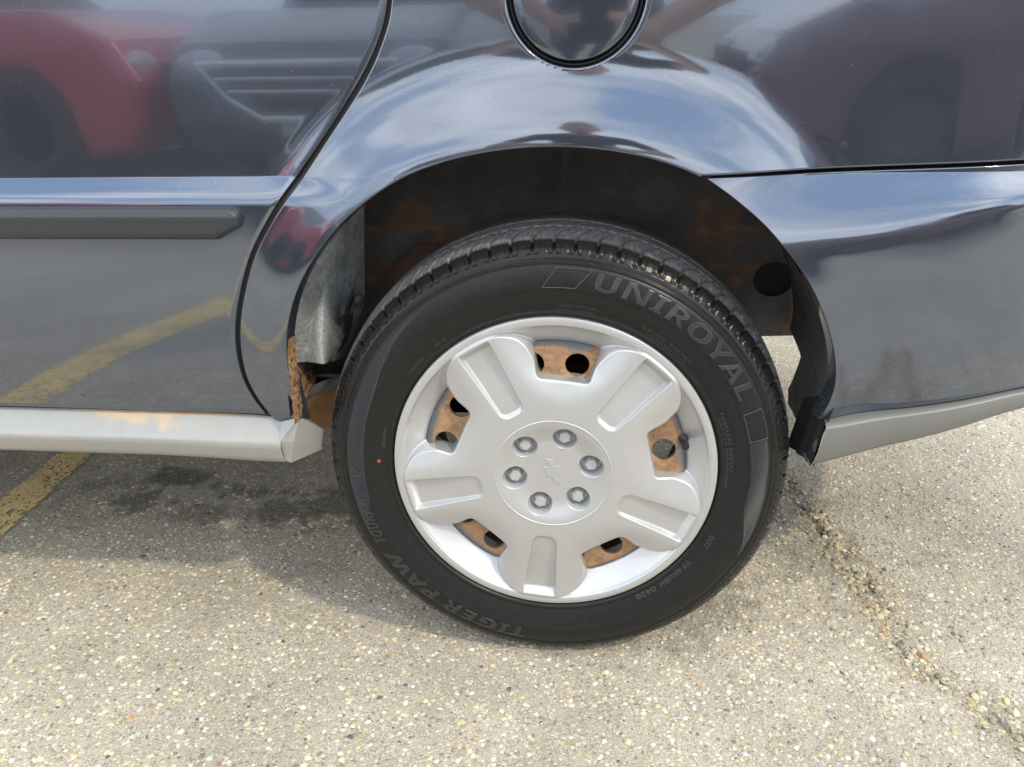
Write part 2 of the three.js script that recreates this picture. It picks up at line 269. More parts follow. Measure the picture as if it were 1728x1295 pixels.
// quarter panel: rays from the hub
{
  const rin = th => { const l = lipR(th); if (th > 66.95) return l; const a = th * Math.PI / 180; return Math.max(l - 0.02, (0.7507 + 0.003 - H) / (Math.sin(a) - 0.03 * Math.cos(a))); };
  const rout = th => { const a = th * Math.PI / 180, top = (1.045 - H) / Math.sin(a); let r = Math.min(top, Math.cos(a) > 0 ? 1.75 / Math.cos(a) : 9); if (th > 103.6) r = Math.min(r, shutPolar(th) - 0.0045); return Math.max(r, rin(th) + 0.002); };
  const U = [...lin(15.5, 60, 220), ...lin(60.2, 66.8, 44), 66.95, ...lin(67.2, 171, 480)], V = [...lin(0, 0.28, 50), ...lin(0.29, 1, 62)];
  const g = panel(U, V, (th, v) => { const a = th * Math.PI / 180, r = mix(rin(th), rout(th), v); return [r * Math.cos(a), H + r * Math.sin(a)]; }, { b: 0.03 },
    (i, j, P, id) => { const k = id(i, j) * 3, m = id(i + 1, j + 1) * 3; return Math.hypot((P[k] + P[m]) / 2 - 0.0255, (P[k + 1] + P[m + 1]) / 2 - 0.9565) < 0.0812; });
  part('quarter_panel', g, paint, van, 'slate blue rear quarter panel with flared wheel arch');
  // fuel door
  const fuel = new THREE.Group(); fuel.name = 'fuel_door'; fuel.position.set(0.0255, 0.9565, S(0.0255, 0.9565)); fuel.rotation.x = 0.026; van.add(fuel);
  part('fuel_lid', lathe([[0, 0.0015], [0.03, 0.0014], [0.06, 0.0010], [0.0695, 0.0004], [0.0708, -0.0006], [0.0712, -0.003], [0.0712, -0.02]].reverse(), 160), paint, fuel);
  part('surround', lathe([[0.0862, -0.0012], [0.0855, 0.0002], [0.083, 0.0012], [0.0805, 0.0012], [0.0788, 0.0002], [0.078, -0.003], [0.0775, -0.02]], 160), paint, fuel);
  part('seal', lathe([[0.079, -0.012], [0.0765, -0.0065], [0.074, -0.0065], [0.0705, -0.012]], 160), rubber, fuel);
}
// bumper
{
  const lx = table([[0.43, 0.358], [0.438, 0.361], [0.462, 0.367], [0.495, 0.368], [0.536, 0.359], [0.582, 0.341], [0.631, 0.314], [0.668, 0.285], [0.701, 0.254], [0.731, 0.217], [0.7535, 0.184]]);
  const yb = x => 0.431 + 0.157 * (x < 0.58 ? Math.max(x - 0.362, -0.2) : 0.218 + 0.06 * (1 - Math.exp(-(x - 0.58) / 0.06))), yt = x => gapY(x) - 0.0035, Y1 = (x, v) => yb(x) + (yt(x) - yb(x)) * v;
  const V = [...lin(0, 0.8, 80), ...lin(0.803, 1, 66)], U = lin(0, 1, 190).map(u => Math.pow(u, 1.7));
  const g = panel(U, V, (u, v) => { const y0 = 0.434 + v * (0.7535 - 0.434), x0 = lx(y0), x = x0 + (1.75 - x0) * u; return [x, y0 + Y1(x, v) - Y1(x0, v)]; }, { l: 0.032, t: 0.03 });
  part('rear_bumper', g, paint, van, 'slate blue rear bumper cover behind the wheel arch');
  part('gap_backing', grid(80, 2, (u, v) => place(mix(0.225, 1.6, u), gapY(mix(0.225, 1.6, u)) + mix(-0.014, 0.014, v), -0.026)), black, van);
  // silver lower trim
  const prof = [[-0.08, -0.022], [0.0, -0.001], [0.03, 0.006], [0.1, 0.0085], [0.5, 0.0085], [0.85, 0.004], [0.95, 0.0], [1.0, -0.008], [1.02, -0.04]];
  const topY = x => yb(x) - 0.001, botY = x => 0.366 + 0.28 * (x < 0.58 ? x - 0.358 : 0.222 + 0.06 * (1 - Math.exp(-(x - 0.58) / 0.06)));
  const xs0 = s => mix(0.366, 0.3545, clamp(s, 0, 1));
  const trimG = grid(120, prof.length - 1, (u, w, i, j) => { const [s, z] = prof[j], x = xs0(s) + (1.7 - 0.36) * Math.pow(u, 1.5), y = mix(topY(x), botY(x), s); const q = place(x, 0.45, z - S(Math.min(x, 0.7), 0.45) + 0.004 + 0.010 * (1 - ss(x, 0.36, 0.46))); return [q[0], y, q[2]]; });
  part('bumper_trim', trimG, (() => { return phy({ color: rgb(0.19, 0.188, 0.178), roughness: 0.5, metalness: 0.3 }); })(), van, 'matt silver trim strip under the rear bumper');
  // black return and ribbed end flap at the wheel side
  const L = [];
  const q4 = (a, b, c, d, n = 6) => grid(n, n, (u, v) => [0, 1, 2].map(k => mix(mix(a[k], b[k], u), mix(d[k], c[k], u), v)));
  L.push(q4([0.378, 0.45, -0.03], [0.3665, 0.434, 0.014], [0.3548, 0.363, 0.011], [0.362, 0.362, -0.04]));
  L.push(grid(24, 12, (u, v) => { const a = mix(0.376, 0.362, u), z = mix(0.004, -0.085, u); const y = mix(mix(0.47, 0.425, u), mix(0.362, 0.35, u), v); return [a - 0.004 * Math.abs(Math.sin(u * 9.4)) - v * 0.014, y, z]; }));
  part('inner_flap', merge(L), std({ color: rgb(0.016, 0.016, 0.018), roughness: 0.7 }), van, 'black ribbed plastic flap closing the bumper end');
}
// sliding door, front door, fender
{
  const door = panel(lin(0, 1, 110), rows, (u, y) => { const x1 = shutX(y) - 0.0048; return [mix(-1.46, x1, Math.pow(u, 0.8)), mix(y, y + 0.006 * (1 - u) * (y < 0.5 ? 1 : 0), 1)]; });
  part('sliding_door', door, paint, van, 'slate blue sliding door left of the wheel');
  const fd = panel(lin(0, 1, 20), rows, (u, y) => [mix(-2.55, -1.47, u), y]);
  part('front_door', fd, paint, van);
  part('front_fender', panel(lin(0, 1, 12), lin(0.76, 1.045, 12), (u, y) => [mix(-3.5, -2.56, u), y]), paint, van);
  part('door_seal', grid(160, 6, (v, u) => { const y = mix(0.398, 1.045, v), x = shutX(y) + mix(-0.02, 0.02, u); return [x, y, S(x, y) - 0.007 - 0.004 * Math.abs(u - 0.5)]; }), rubber, van, 'black rubber seal in the door gap');
  part('lower_hem', grid(40, 3, (u, v) => { const x = mix(-1.46, -0.40, u), y = mix(0.417, 0.385, v); return [x, y, S(x, 0.416) - 0.006 - 0.01 * v]; }), black, van);
  // rub strip
  const s = new THREE.Shape(), b = 0.0125, x1 = -0.394 - b * 1.1, x2 = -0.421 - b * 0.9, yt = 0.7225 - b, yb = 0.6805 + b;
  s.moveTo(-1.42, yb); s.lineTo(x2 - 0.004, yb); s.quadraticCurveTo(x2, yb, x2 + 0.002, yb + 0.003); s.lineTo(x1 - 0.003, yt - 0.005); s.quadraticCurveTo(x1, yt, x1 - 0.006, yt); s.lineTo(-1.42, yt);
  const mg = new THREE.ExtrudeGeometry(s, { depth: 0.002, bevelThickness: 0.013, bevelSize: b, bevelSegments: 10, curveSegments: 8 });
  mg.translate(0, 0, 0.0285);
  part('side_molding', toCreasedNormals(mg, 0.6), std({ color: rgb(0.030, 0.034, 0.040), roughness: 0.36 }), van, 'dark grey plastic rub strip on the sliding door');
}
// sill with rust
{
  const rustMap = dataTex(2048, 256, (u, v) => {
    const x = mix(-1.46, -0.33, u), t = v;                     // v along the profile, 0 at the door
    const n = fbm(x * 22, t * 6, 5), m = fbm(x * 110 + 5, t * 30, 3);
    const along = Math.max(1.4 * Math.exp(-(((x + 0.60) / 0.17) ** 2)), 0.5 * Math.exp(-(((x + 0.68) / 0.09) ** 2)), 0.8 * Math.exp(-(((x + 0.415) / 0.018) ** 2)));
    const d = along * (0.62 + 0.75 * (n - 0.5)) - t * 2.5, k = ss(d, 0.0, 0.18), core = ss(d + 0.25 * (m - 0.5), 0.22, 0.42), dark = ss(d + 0.35 * (m - 0.5), 0.46, 0.6);
    let c = [0.345, 0.34, 0.322].map(q => q * (0.94 + 0.08 * fbm(x * 60, t * 9, 3)));
    c = c.map((q, i) => mix(q, [0.60, 0.40, 0.20][i], k * 0.6)); c = c.map((q, i) => mix(q, [0.52, 0.30, 0.20][i], core * 0.8)); c = c.map((q, i) => mix(q, [0.13, 0.06, 0.04][i], dark));
    return c;
  }, true, false);
  const prof = [[0.418, -0.034], [0.411, -0.024], [0.4075, -0.020], [0.404, -0.016], [0.386, 0.003], [0.3795, 0.0085], [0.3755, 0.0104], [0.369, 0.0102], [0.352, 0.0045], [0.345, 0.001], [0.341, -0.008], [0.338, -0.05]];
  const g = grid(260, prof.length - 1, (u, v, i, j) => { const x = mix(-3.0, -0.40, Math.pow(u, 0.7)), e = ss(x, -0.62, -0.40); const [y, z] = prof[j]; return [x, y - e * 0.004 * (j > 5 ? 1.3 : 0.8) + 0.0015 * (fbm(x * 7, j, 2) - 0.5) * (j > 3 && j < 10), z]; }, (p, u, v) => [(p[0] + 1.46) / 1.13, v]);
  const mat = phy({ map: rustMap, roughness: 0.42, metalness: 0.25 });
  part('rocker_panel', g, mat, van, 'silver sill under the door with an orange rust stain');
  // pointed end piece
  const A = [-0.369, 0.414, 0.001], B = [-0.392, 0.338, 0.001], C = [-0.356, 0.343, -0.035], D = [-0.349, 0.377, -0.035], E1 = [-0.401, 0.402, -0.006], E2 = [-0.401, 0.377, 0.009], E3 = [-0.401, 0.343, 0.002], T = [-0.38, 0.405, -0.03], mid = [-0.381, 0.376, 0.0065];
  const tri = [[E1, E2, A], [E2, mid, A], [E2, E3, mid], [E3, B, mid], [A, mid, D], [mid, B, C], [mid, C, D], [E1, A, T], [A, D, T]].flat(2);
  const cg = new THREE.BufferGeometry(); cg.setAttribute('position', new THREE.Float32BufferAttribute(tri.flat(), 3)); cg.setAttribute('uv', new THREE.Float32BufferAttribute(new Float32Array(tri.length / 3 * 2), 2)); cg.computeVertexNormals();
  part('sill_end_cap', cg, phy({ color: rgb(0.335, 0.33, 0.315), roughness: 0.42, metalness: 0.25 }), van, 'faceted silver end piece of the sill');
}
// wheel house, underside
const rustyBlack = (() => {
  const map = dataTex(1024, 1024, (u, v) => {
    const n = fbm(u * 9, v * 9, 5), m = fbm(u * 30 + 8, v * 30, 4), r = ss(fbm(u * 5 + 20, v * 5 + 3, 5) + 0.25 * (m - 0.5), 0.52, 0.66), d = ss(m, 0.52, 0.7);
    return [mix(0.055 + 0.10 * n, 0.15 + 0.12 * m, r * 0.75) + 0.02 * d, mix(0.054 + 0.095 * n, 0.08 + 0.05 * m, r * 0.75) + 0.018 * d, mix(0.055 + 0.092 * n, 0.045 + 0.02 * m, r * 0.75) + 0.016 * d];
  });
  map.repeat.set(1.6, 1.6);
  return std({ map, roughness: 0.75, bumpMap: peel, bumpScale: 0.004 });
})();
const undercoat = (() => {
  const map = dataTex(512, 512, (u, v) => { const n = fbm(u * 7, v * 7, 5), m = fbm(u * 40, v * 40, 3), r = ss(fbm(u * 4 + 5, v * 4, 4), 0.56, 0.7); const b = 0.10 + 0.22 * n * m; return [b + 0.05 * r * m, b + 0.022 * r * m, b * 1.02]; });
  map.repeat.set(1.5, 1.5); return std({ map, roughness: 0.85, bumpMap: peel, bumpScale: 0.002 });
})();
{
  const house = new THREE.Group(); house.name = 'wheel_house'; van.add(house);
  const rl = th => lipR(th) + 0.010;
  const depth = th => th > 18 ? -0.30 : mix(-0.205, -0.30, ss(th, 15.5, 18));
  part('rear_liner', grid(160, 30, (u, v) => { const th = mix(4, 78, u), a = th * Math.PI / 180, z = mix(0.012, depth(th), v), r = rl(th) + 0.012 * ss(v, 0, 0.5) + 0.003 * (fbm(u * 20, v * 8, 3) - 0.5); return [r * Math.cos(a), H + r * Math.sin(a), z]; }, (p, u, v) => [u * 0.6, v * 0.33]), rustyBlack, house, 'black rear wheel house with rust patches');
  part('front_liner', grid(140, 24, (u, v) => { const th = mix(78, 168, u), a = th * Math.PI / 180, z = mix(0.012, -0.30, v), r = rl(th) + 0.03 * ss(v, 0, 0.5); return [r * Math.cos(a), H + r * Math.sin(a), z]; }, (p, u, v) => [u * 0.7, v * 0.33]), undercoat, house, 'dark undercoated inner arch');
  const bw = poly([[0.60, 0.455], [0.60, 0.9], [-0.62, 0.9], [-0.62, 0.36], [-0.2, 0.36], [0.2, 0.44]]); const hole = new THREE.Path(); hole.absellipse(0.352, 0.545, 0.033, 0.03, 0, Math.PI * 2); bw.holes.push(hole);
  const wg = new THREE.ExtrudeGeometry(bw, { depth: 0.004, bevelEnabled: false }); wg.translate(0, 0, -0.306);
  part('inner_wall', wg, rustyBlack, house);
  part('wall_cavity', move(new THREE.BoxGeometry(0.12, 0.12, 0.06), 0.35, 0.55, -0.342), black, house);
  // rusty lump low on the inner wall
  part('rusty_seam', grid(40, 24, (u, v) => { const a = u * Math.PI, x = mix(-0.30, -0.12, u), y = mix(0.505, 0.60 - 0.06 * (u - 0.5) ** 2 * 4 + 0.02 * fbm(u * 9, 2, 3), v); return [x, y, -0.296 + 0.05 * Math.sin(v * 3.1) * Math.sin(a) + 0.012 * fbm(u * 14, v * 9, 3)]; }, (p, u, v) => [u, v]), std({ map: dataTex(256, 256, (u, v) => { const n = fbm(u * 12, v * 12, 4), m = fbm(u * 40, v * 40, 3); return [0.16 + 0.22 * n, 0.10 + 0.16 * n * m, 0.06 + 0.08 * m]; }), roughness: 0.9, bumpMap: peel, bumpScale: 0.003 }), house, 'brown rusty seam of the inner wall');
  // grey plastic splash shield
  const cols = [[[-0.301, 0.675, -0.03], [-0.329, 0.642, -0.015], [-0.359, 0.593, -0.01], [-0.379, 0.541, -0.01], [-0.384, 0.487, -0.03]], [[-0.300, 0.680, -0.06], [-0.322, 0.63, -0.055], [-0.345, 0.575, -0.055], [-0.362, 0.525, -0.055], [-0.370, 0.477, -0.06]], [[-0.300, 0.684, -0.085], [-0.319, 0.625, -0.075], [-0.337, 0.57, -0.072], [-0.346, 0.52, -0.07], [-0.352, 0.468, -0.075]], [[-0.300, 0.685, -0.12], [-0.318, 0.606, -0.13], [-0.329, 0.539, -0.135], [-0.340, 0.488, -0.14], [-0.359, 0.451, -0.13]], [[-0.291, 0.693, -0.16], [-0.299, 0.642, -0.17], [-0.306, 0.593, -0.18], [-0.318, 0.52, -0.19], [-0.359, 0.435, -0.19]]];
  const curve = cols.map(c => new THREE.CatmullRomCurve3(c.map(p => new THREE.Vector3(...p))));
  const shieldMap = dataTex(512, 512, (u, v) => {
    const n = fbm(u * 7, v * 9, 5), m = fbm(u * 40, v * 50, 3), f = fbm(u * 110, v * 120, 3);
    let b = 0.12 + 0.22 * n * m * 2; const streak = Math.exp(-(((u - 0.47 + 0.10 * (0.6 - v)) / 0.085) ** 2)) * ss(v, 0.3, 0.62) * (0.35 + 0.65 * ss(f + 0.3 * (v - 0.5), 0.35, 0.6)), tar = ss(fbm(u * 6 + 3, v * 5, 4), 0.52, 0.6) * ss(u, 0.55, 0.7) * ss(v, 0.4, 0.55);
    b = mix(b, 0.62 * (0.7 + 0.5 * f), streak); b = mix(b, 0.012, tar * 0.9);
    return [b * 0.95, b, b * 1.02];
  }, true, false);
  part('splash_shield', grid(60, 60, (u, v) => { const k = Math.min(3, Math.floor(u * 4)), t = u * 4 - k, a = curve[k].getPoint(v), b = curve[k + 1].getPoint(v); const p = a.lerp(b, t); return [p.x, p.y, p.z]; }, (p, u, v) => [u, v]), std({ map: shieldMap, roughness: 0.6 }), house, 'grey dusty plastic splash shield at the front of the arch');
  part('clip', move(lathe([[0, 0.003], [0.004, 0.003], [0.0045, 0.001], [0.008, 0.001], [0.0085, 0], [0.009, -0.004]].reverse(), 24), -0.309, 0.548, -0.148, 0, 0.75, 0), std({ color: rgb(0.06, 0.062, 0.065), roughness: 0.5 }), house);
  // rusted edge of the arch
  const rustPaint = std({ map: dataTex(256, 512, (u, v) => { const n = fbm(u * 6, v * 26, 4), m = fbm(u * 30, v * 110, 3), d = ss(fbm(u * 5 + 9, v * 18, 4), 0.5, 0.62), e = ss(m + 0.4 * (n - 0.5), 0.56, 0.7); let c = [0.36, 0.18, 0.07].map(q => q * (0.6 + 0.7 * m)); c = c.map((q, i) => mix(q, [0.07, 0.035, 0.025][i], d)); return c.map((q, i) => mix(q, [0.62, 0.42, 0.22][i], e * 0.8)); }), roughness: 0.95, bumpMap: peel, bumpScale: 0.003 });
  part('rusty_flange', grid(220, 10, (v, u) => { const y = mix(0.415, 0.548, v), th = Math.atan2(y - H, -0.37) * 180 / Math.PI, r = lipR(th) - 0.0015 - 0.005 * Math.sin(u * 2.4) * Math.max(0, 1.5 * fbm(v * 34, u * 1.5 + 4, 5) - 0.12) * ss(v, 1.0, 0.75); const a = th * Math.PI / 180; return [r * Math.cos(a), H + r * Math.sin(a), 0.024 - 0.028 * u + 0.004 * fbm(v * 60, u * 8, 3)]; }, (p, v, u) => [u, v]), rustPaint, house, 'flaking orange rust on the arch edge');
  part('rusty_gusset', grid(20, 14, (v, u) => [mix(-0.375, mix(-0.392, -0.40, v), u), mix(0.415, 0.50, v) , mix(-0.015, -0.14 + 0.03 * v, u)], (p, v, u) => [u, v]), rustPaint, house);
  for (const [x, y] of [[0.3715, 0.480], [0.3695, 0.454]]) part('rusty_rivet', new THREE.SphereGeometry(0.0046, 12, 8).scale(0.5, 1.2, 1).translate(x, y, 0.002), rustPaint, house);
  const br = poly([[-0.47, 0.325], [-0.45, 0.368], [-0.40, 0.382], [-0.30, 0.378], [-0.30, 0.28], [-0.37, 0.285]]), oh = new THREE.Path(); oh.absellipse(-0.405, 0.335, 0.019, 0.0125, 0, 6.2832); br.holes.push(oh);
  const bg = new THREE.ExtrudeGeometry(br, { depth: 0.006, bevelThickness: 0.002, bevelSize: 0.002, bevelSegments: 2 }); bg.translate(0, 0, -0.205);
  part('rusty_bracket', bg, std({ map: dataTex(256, 256, (u, v) => { const n = fbm(u * 8, v * 8, 4), m = fbm(u * 60, v * 60, 3); return [0.17 + 0.12 * n * m * 2, 0.10 + 0.055 * n * m * 2, 0.05 + 0.02 * m]; }), roughness: 0.9 }), house, 'brown rusty suspension bracket with an oval hole');
  part('grey_pipe', bar([-0.425, 0.385, -0.14], [-0.30, 0.430, -0.17], 0.0085), std({ color: rgb(0.10, 0.115, 0.12), roughness: 0.5 }), house);
  part('axle_beam', merge([bar([0, H, -0.26], [0, H, -1.4], 0.04), move(new THREE.BoxGeometry(0.5, 0.05, 0.05), -0.28, 0.33, -0.29)]), black, house);
}
{ // floor, far side, greenhouse, roof: the rest of the shell
  const shell = new THREE.Group(); shell.name = 'body_shell'; van.add(shell);
  const box = (x0, x1, y0, y1, z0, z1) => move(new THREE.BoxGeometry(x1 - x0, y1 - y0, z1 - z0), (x0 + x1) / 2, (y0 + y1) / 2, (z0 + z1) / 2);
  part('floor_pan', merge([box(-3.6, -0.47, 0.36, 0.39, -1.62, -0.10), box(-0.469, 0.44, 0.50, 0.52, -1.3, -0.32), box(0.441, 0.88, 0.50, 0.52, -1.55, -0.32), box(-3.6, -0.40, 0.345, 0.41, -0.10, -0.052)]), black, shell);
  part('inner_side', merge([box(-3.55, -0.475, 0.405, 1.04, -0.09, -0.075), box(-0.30, 0.25, 0.83, 1.04, -0.07, -0.055), box(0.40, 0.52, 0.48, 1.04, -0.12, -0.10)]), black, shell);
  part('far_side', merge([box(-3.6, 0.85, 0.42, 1.045, -1.72, -1.70), box(0.86, 0.90, 0.52, 1.04, -1.5, -0.6)]), paint, shell);
  part('side_glass', grid(10, 6, (u, v) => [mix(-2.9, 0.80, u), mix(1.05, 1.6, v), mix(0.0, -0.17, v)]), phy({ color: rgb(0.01, 0.012, 0.013), roughness: 0.05 }), shell);
  part('roof', new RoundedBoxGeometry(3.5, 0.14, 1.5, 4, 0.06).translate(-1.0, 1.66, -0.86), paint, shell);
  part('rear_glass', grid(6, 6, (u, v) => [mix(0.9, 0.76, v), mix(1.05, 1.6, v), mix(-0.15, -1.6, u)]), phy({ color: rgb(0.01, 0.012, 0.013), roughness: 0.05 }), shell);
}

// ---------------------------------------------------------------- rear wheel
const wheel = new THREE.Group(); wheel.name = 'rear_wheel'; wheel.position.set(0, H, 0); wheel.userData.label = 'rear wheel with black tyre and silver five spoke cover'; van.add(wheel);
const tyreProf = [[0.218, -0.028], [0.228, -0.016], [0.234, -0.006], [0.2375, 0.0], [0.2395, 0.0024], [0.2415, 0.0024], [0.2435, 0.0008], [0.249, 0.003], [0.258, 0.0062], [0.267, 0.0085], [0.2740, 0.0098], [0.2750, 0.0110], [0.2850, 0.0106], [0.2950, 0.0085], [0.3035, 0.0055], [0.3050, 0.0035], [0.3065, 0.0030], [0.3078, 0.0040], [0.3092, 0.0034], [0.3102, 0.0012], [0.3150, 0.0000], [0.3200, -0.0030], [0.3250, -0.0070], [0.3295, -0.0115], [0.3325, -0.0160], [0.3350, -0.0225], [0.3380, -0.0330], [0.3405, -0.0460], [0.3430, -0.0660], [0.3445, -0.0900], [0.3450, -0.1180]];
const profZ = table(tyreProf.slice(0, 26));
{
  const pts = [];
  for (let i = 0; i + 1 < tyreProf.length; i++) { const [a, b] = [tyreProf[i], tyreProf[i + 1]], n = Math.max(1, Math.round(Math.hypot(a[0] - b[0], a[1] - b[1]) / (i > 18 ? 0.0014 : 0.003))); for (let k = 0; k < n; k++) pts.push([mix(a[0], b[0], k / n), mix(a[1], b[1], k / n)]); }
  for (const [r, z] of [...tyreProf].reverse()) if (r > 0.23) pts.push([r, -0.236 - z]);
  const NB = 72, NT = 1512, n = pts.length;
  const nor = pts.map((p, i) => { const a = pts[Math.max(0, i - 1)], b = pts[Math.min(n - 1, i + 1)]; const dr = b[0] - a[0], dz = b[1] - a[1], L = Math.hypot(dr, dz) || 1; return [-dz / L, dr / L]; });
  const tri = x => Math.abs(((x % 1) + 1) % 1 - 0.5) * 2;         // 1 at whole numbers, 0 half way
  const groove = (dist, w) => 1 - ss(dist, w * 0.55, w);           // dist, half width in metres
  const tread = (th, r, z) => {
    if (r < 0.318) return 0;
    let d = 0; const pitch = 2 * Math.PI * 0.345 / NB, q = th * NB / (2 * Math.PI);
    const per = (off) => { const f = ((q + off) % 1 + 1) % 1; return Math.min(f, 1 - f) * pitch; };
    if (z < -0.03) for (const [c, w] of [[-0.066, 0.0036], [-0.101, 0.0045], [-0.135, 0.0045], [-0.170, 0.0036]]) d = Math.max(d, 0.007 * groove(Math.abs(z - c), w));
    if (z > -0.064) { const k = clamp((z + 0.064) / 0.05, 0, 1), cv = 0.75 * (1 - k) * (1 - k), w = mix(0.0014, 0.0026, ss(k, 0, 0.5));
      d = Math.max(d, 0.0055 * groove(per(cv), w) * ss(-z, 0.004, 0.012));
      d = Math.max(d, 0.0022 * groove(per(cv + 0.5 + 0.03 * Math.sign(Math.sin(z * 1600))), 0.0012) * ss(-z, 0.020, 0.026));
      if (r < 0.332) { d = Math.max(d, 0.0009 * groove(per(0.27), 0.0011) * ss(r, 0.3195, 0.321), 0.0009 * groove(per(-0.27), 0.0011) * ss(r, 0.3195, 0.321)); const f = Math.abs(((q % 1) + 1.5) % 1 - 0.5); if (f < 0.33 && f > 0.07) d = Math.max(d, 0.0012 * groove(Math.abs(r - 0.3205), 0.0013)); }
    } else if (z > -0.1) { const k = (z + 0.1) / 0.033; d = Math.max(d, 0.005 * groove(per(0.75 + 1.1 * (1 - k)), 0.0018) * ss(k, 0.05, 0.3), 0.002 * groove(per(0.25 + 1.1 * (1 - k)), 0.0012)); }
    else if (z > -0.134) { const k = (z + 0.134) / 0.033; d = Math.max(d, 0.003 * groove(per(0.4 + 0.9 * (1 - k)), 0.0014) * ss(Math.abs(k - 0.5), 0.15, 0.3)); }
    return d;
  };
  const P = [], I = [], UV = [];
  for (let i = 0; i <= NT; i++) { const th = i / NT * 2 * Math.PI, c = Math.cos(th), s = Math.sin(th);
    for (let j = 0; j < n; j++) { let [r, z] = pts[j]; const d = tread(th, r, z); const wave = 0.0005 * (vn(th * 6, 3) - 0.5) * ss(r, 0.24, 0.28); r -= nor[j][0] * d; z -= nor[j][1] * d; z += wave; let y = r * s; if (y < -H + 0.001) { y = -H + 0.001 + (y + H - 0.001) * 0.1; } P.push(r * c, y, z); UV.push(i / NT * 6, j / (n - 1)); } }
  for (let i = 0; i < NT; i++) for (let j = 0; j + 1 < n; j++) { const a = i * n + j, b = (i + 1) * n + j; I.push(a, b, b + 1, a, b + 1, a + 1); }
  const g = new THREE.BufferGeometry(); g.setAttribute('position', new THREE.Float32BufferAttribute(P, 3)); g.setAttribute('uv', new THREE.Float32BufferAttribute(UV, 2)); g.setIndex(I); g.computeVertexNormals();
  const at = v => pts[clamp(Math.round(v * (n - 1)), 0, n - 1)];
  const rmap = dataTex(1024, 512, (u, v) => { const [r, z] = at(v), n2 = fbm(u * 60, v * 60, 4), k = h2(Math.floor(u * 1024), Math.floor(v * 512)); const shine = ss(r, 0.303, 0.312) * (1 - ss(-z, 0.018, 0.028)), tr = ss(-z, 0.018, 0.028); const b = mix(mix(0.33, 0.18, shine), 0.38, tr) + 0.16 * (n2 - 0.4) + 0.05 * k; return [b, b, b]; }, false);
  const cmap = dataTex(1024, 512, (u, v, i, j) => { const [r, z] = at(v), n2 = fbm(u * 60, v * 60, 4), n3 = fbm(u * 200, v * 14, 3), sp = h2(i, j) > 0.9988 ? 0.07 : 0, tr = ss(-z, 0.018, 0.026) * ss(r, 0.329, 0.334); const b = mix(0.008 + 0.006 * n2, 0.10 + 0.13 * n3 * n2 * 2, tr) + sp; return [b * 1.03, b, b * 0.98]; });
  const tyreMat = phy({ specularIntensity: 0.45, map: cmap, roughnessMap: rmap, roughness: 1, bumpMap: peel, bumpScale: 0.0002 });
  part('tyre', g, tyreMat, wheel, 'black all season tyre with grooved shoulder blocks');
  // serrated grey bands on the sidewall
  const bandMat = std({ color: rgb(0.024, 0.0245, 0.026), roughness: 0.3 });      // black rubber lightened to carry some sky sheen, cut into fine radial teeth
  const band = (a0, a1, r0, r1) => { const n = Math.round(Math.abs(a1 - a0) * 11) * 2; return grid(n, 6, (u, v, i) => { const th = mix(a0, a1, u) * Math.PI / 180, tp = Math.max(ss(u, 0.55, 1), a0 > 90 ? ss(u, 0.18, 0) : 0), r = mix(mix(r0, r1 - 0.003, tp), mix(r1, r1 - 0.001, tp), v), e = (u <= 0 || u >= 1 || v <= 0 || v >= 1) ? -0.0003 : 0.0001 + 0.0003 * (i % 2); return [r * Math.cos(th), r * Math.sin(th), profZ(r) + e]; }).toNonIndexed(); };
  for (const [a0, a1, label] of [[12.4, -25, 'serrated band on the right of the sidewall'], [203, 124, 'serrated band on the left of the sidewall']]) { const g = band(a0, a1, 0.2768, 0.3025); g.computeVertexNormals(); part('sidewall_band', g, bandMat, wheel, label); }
  // frames at the ends of the bands
  const frame = (a0, a1, sk) => { const seg = []; const R0 = 0.2775, R1 = 0.3025, w = 0.0008; const pt = (r, a) => { const th = (a + sk * (r - 0.29)) * Math.PI / 180; return [r * Math.cos(th), r * Math.sin(th), profZ(r) + 0.0004]; };
    const line = (p) => { for (let i = 0; i + 1 < p.length; i++) seg.push(bar(pt(...p[i]), pt(...p[i + 1]), w, 6)); };
    line(lin(0, 1, 8).map(t => [R0, mix(a0, a1, t)])); line(lin(0, 1, 8).map(t => [R1, mix(a0, a1, t)])); line(lin(0, 1, 4).map(t => [mix(R0, R1, t), a0])); line(lin(0, 1, 4).map(t => [mix(R0, R1, t), a1])); return merge(seg); };
  const relief = std({ color: rgb(0.05, 0.05, 0.052), roughness: 0.35 });
  part('band_frame', frame(91, 82.2, -150), relief, wheel); part('band_frame', frame(21.4, 12.6, 0), relief, wheel);
  // raised lettering, tops outward, reading clockwise
  const text = (str, size, r0, deg0, deg1, skew, depth, name, mat, lead = 0) => {
    const big = size > 0.015, t = new TextGeometry(str, { font, size: 1, depth: 1, curveSegments: big ? 8 : 4, bevelEnabled: big, bevelThickness: 0.5, bevelSize: 0.028, bevelOffset: -0.02, bevelSegments: 2 }); t.computeBoundingBox(); const b = t.boundingBox, w = b.max.x - b.min.x, hgt = b.max.y - b.min.y, rm = r0 + size / 2, arc = (deg0 - deg1) * Math.PI / 180 * rm, p = t.attributes.position;
    for (let i = 0; i < p.count; i++) { const ty = (p.getY(i) - b.min.y) / hgt * size, tx = (p.getX(i) - b.min.x) / w * (arc - skew * size) + skew * ty, r = r0 + ty, th = deg0 * Math.PI / 180 - tx / rm, z = profZ(r) + (p.getZ(i) < 0.2 ? -0.001 : depth * Math.min(1, p.getZ(i) / (big ? 1.5 : 1))); p.setXYZ(i, r * Math.cos(th), r * Math.sin(th), z); }
    t.computeVertexNormals(); return part(name, t, mat, wheel);
  };
  const letter = std({ color: rgb(0.026, 0.027, 0.030), roughness: 0.3 });
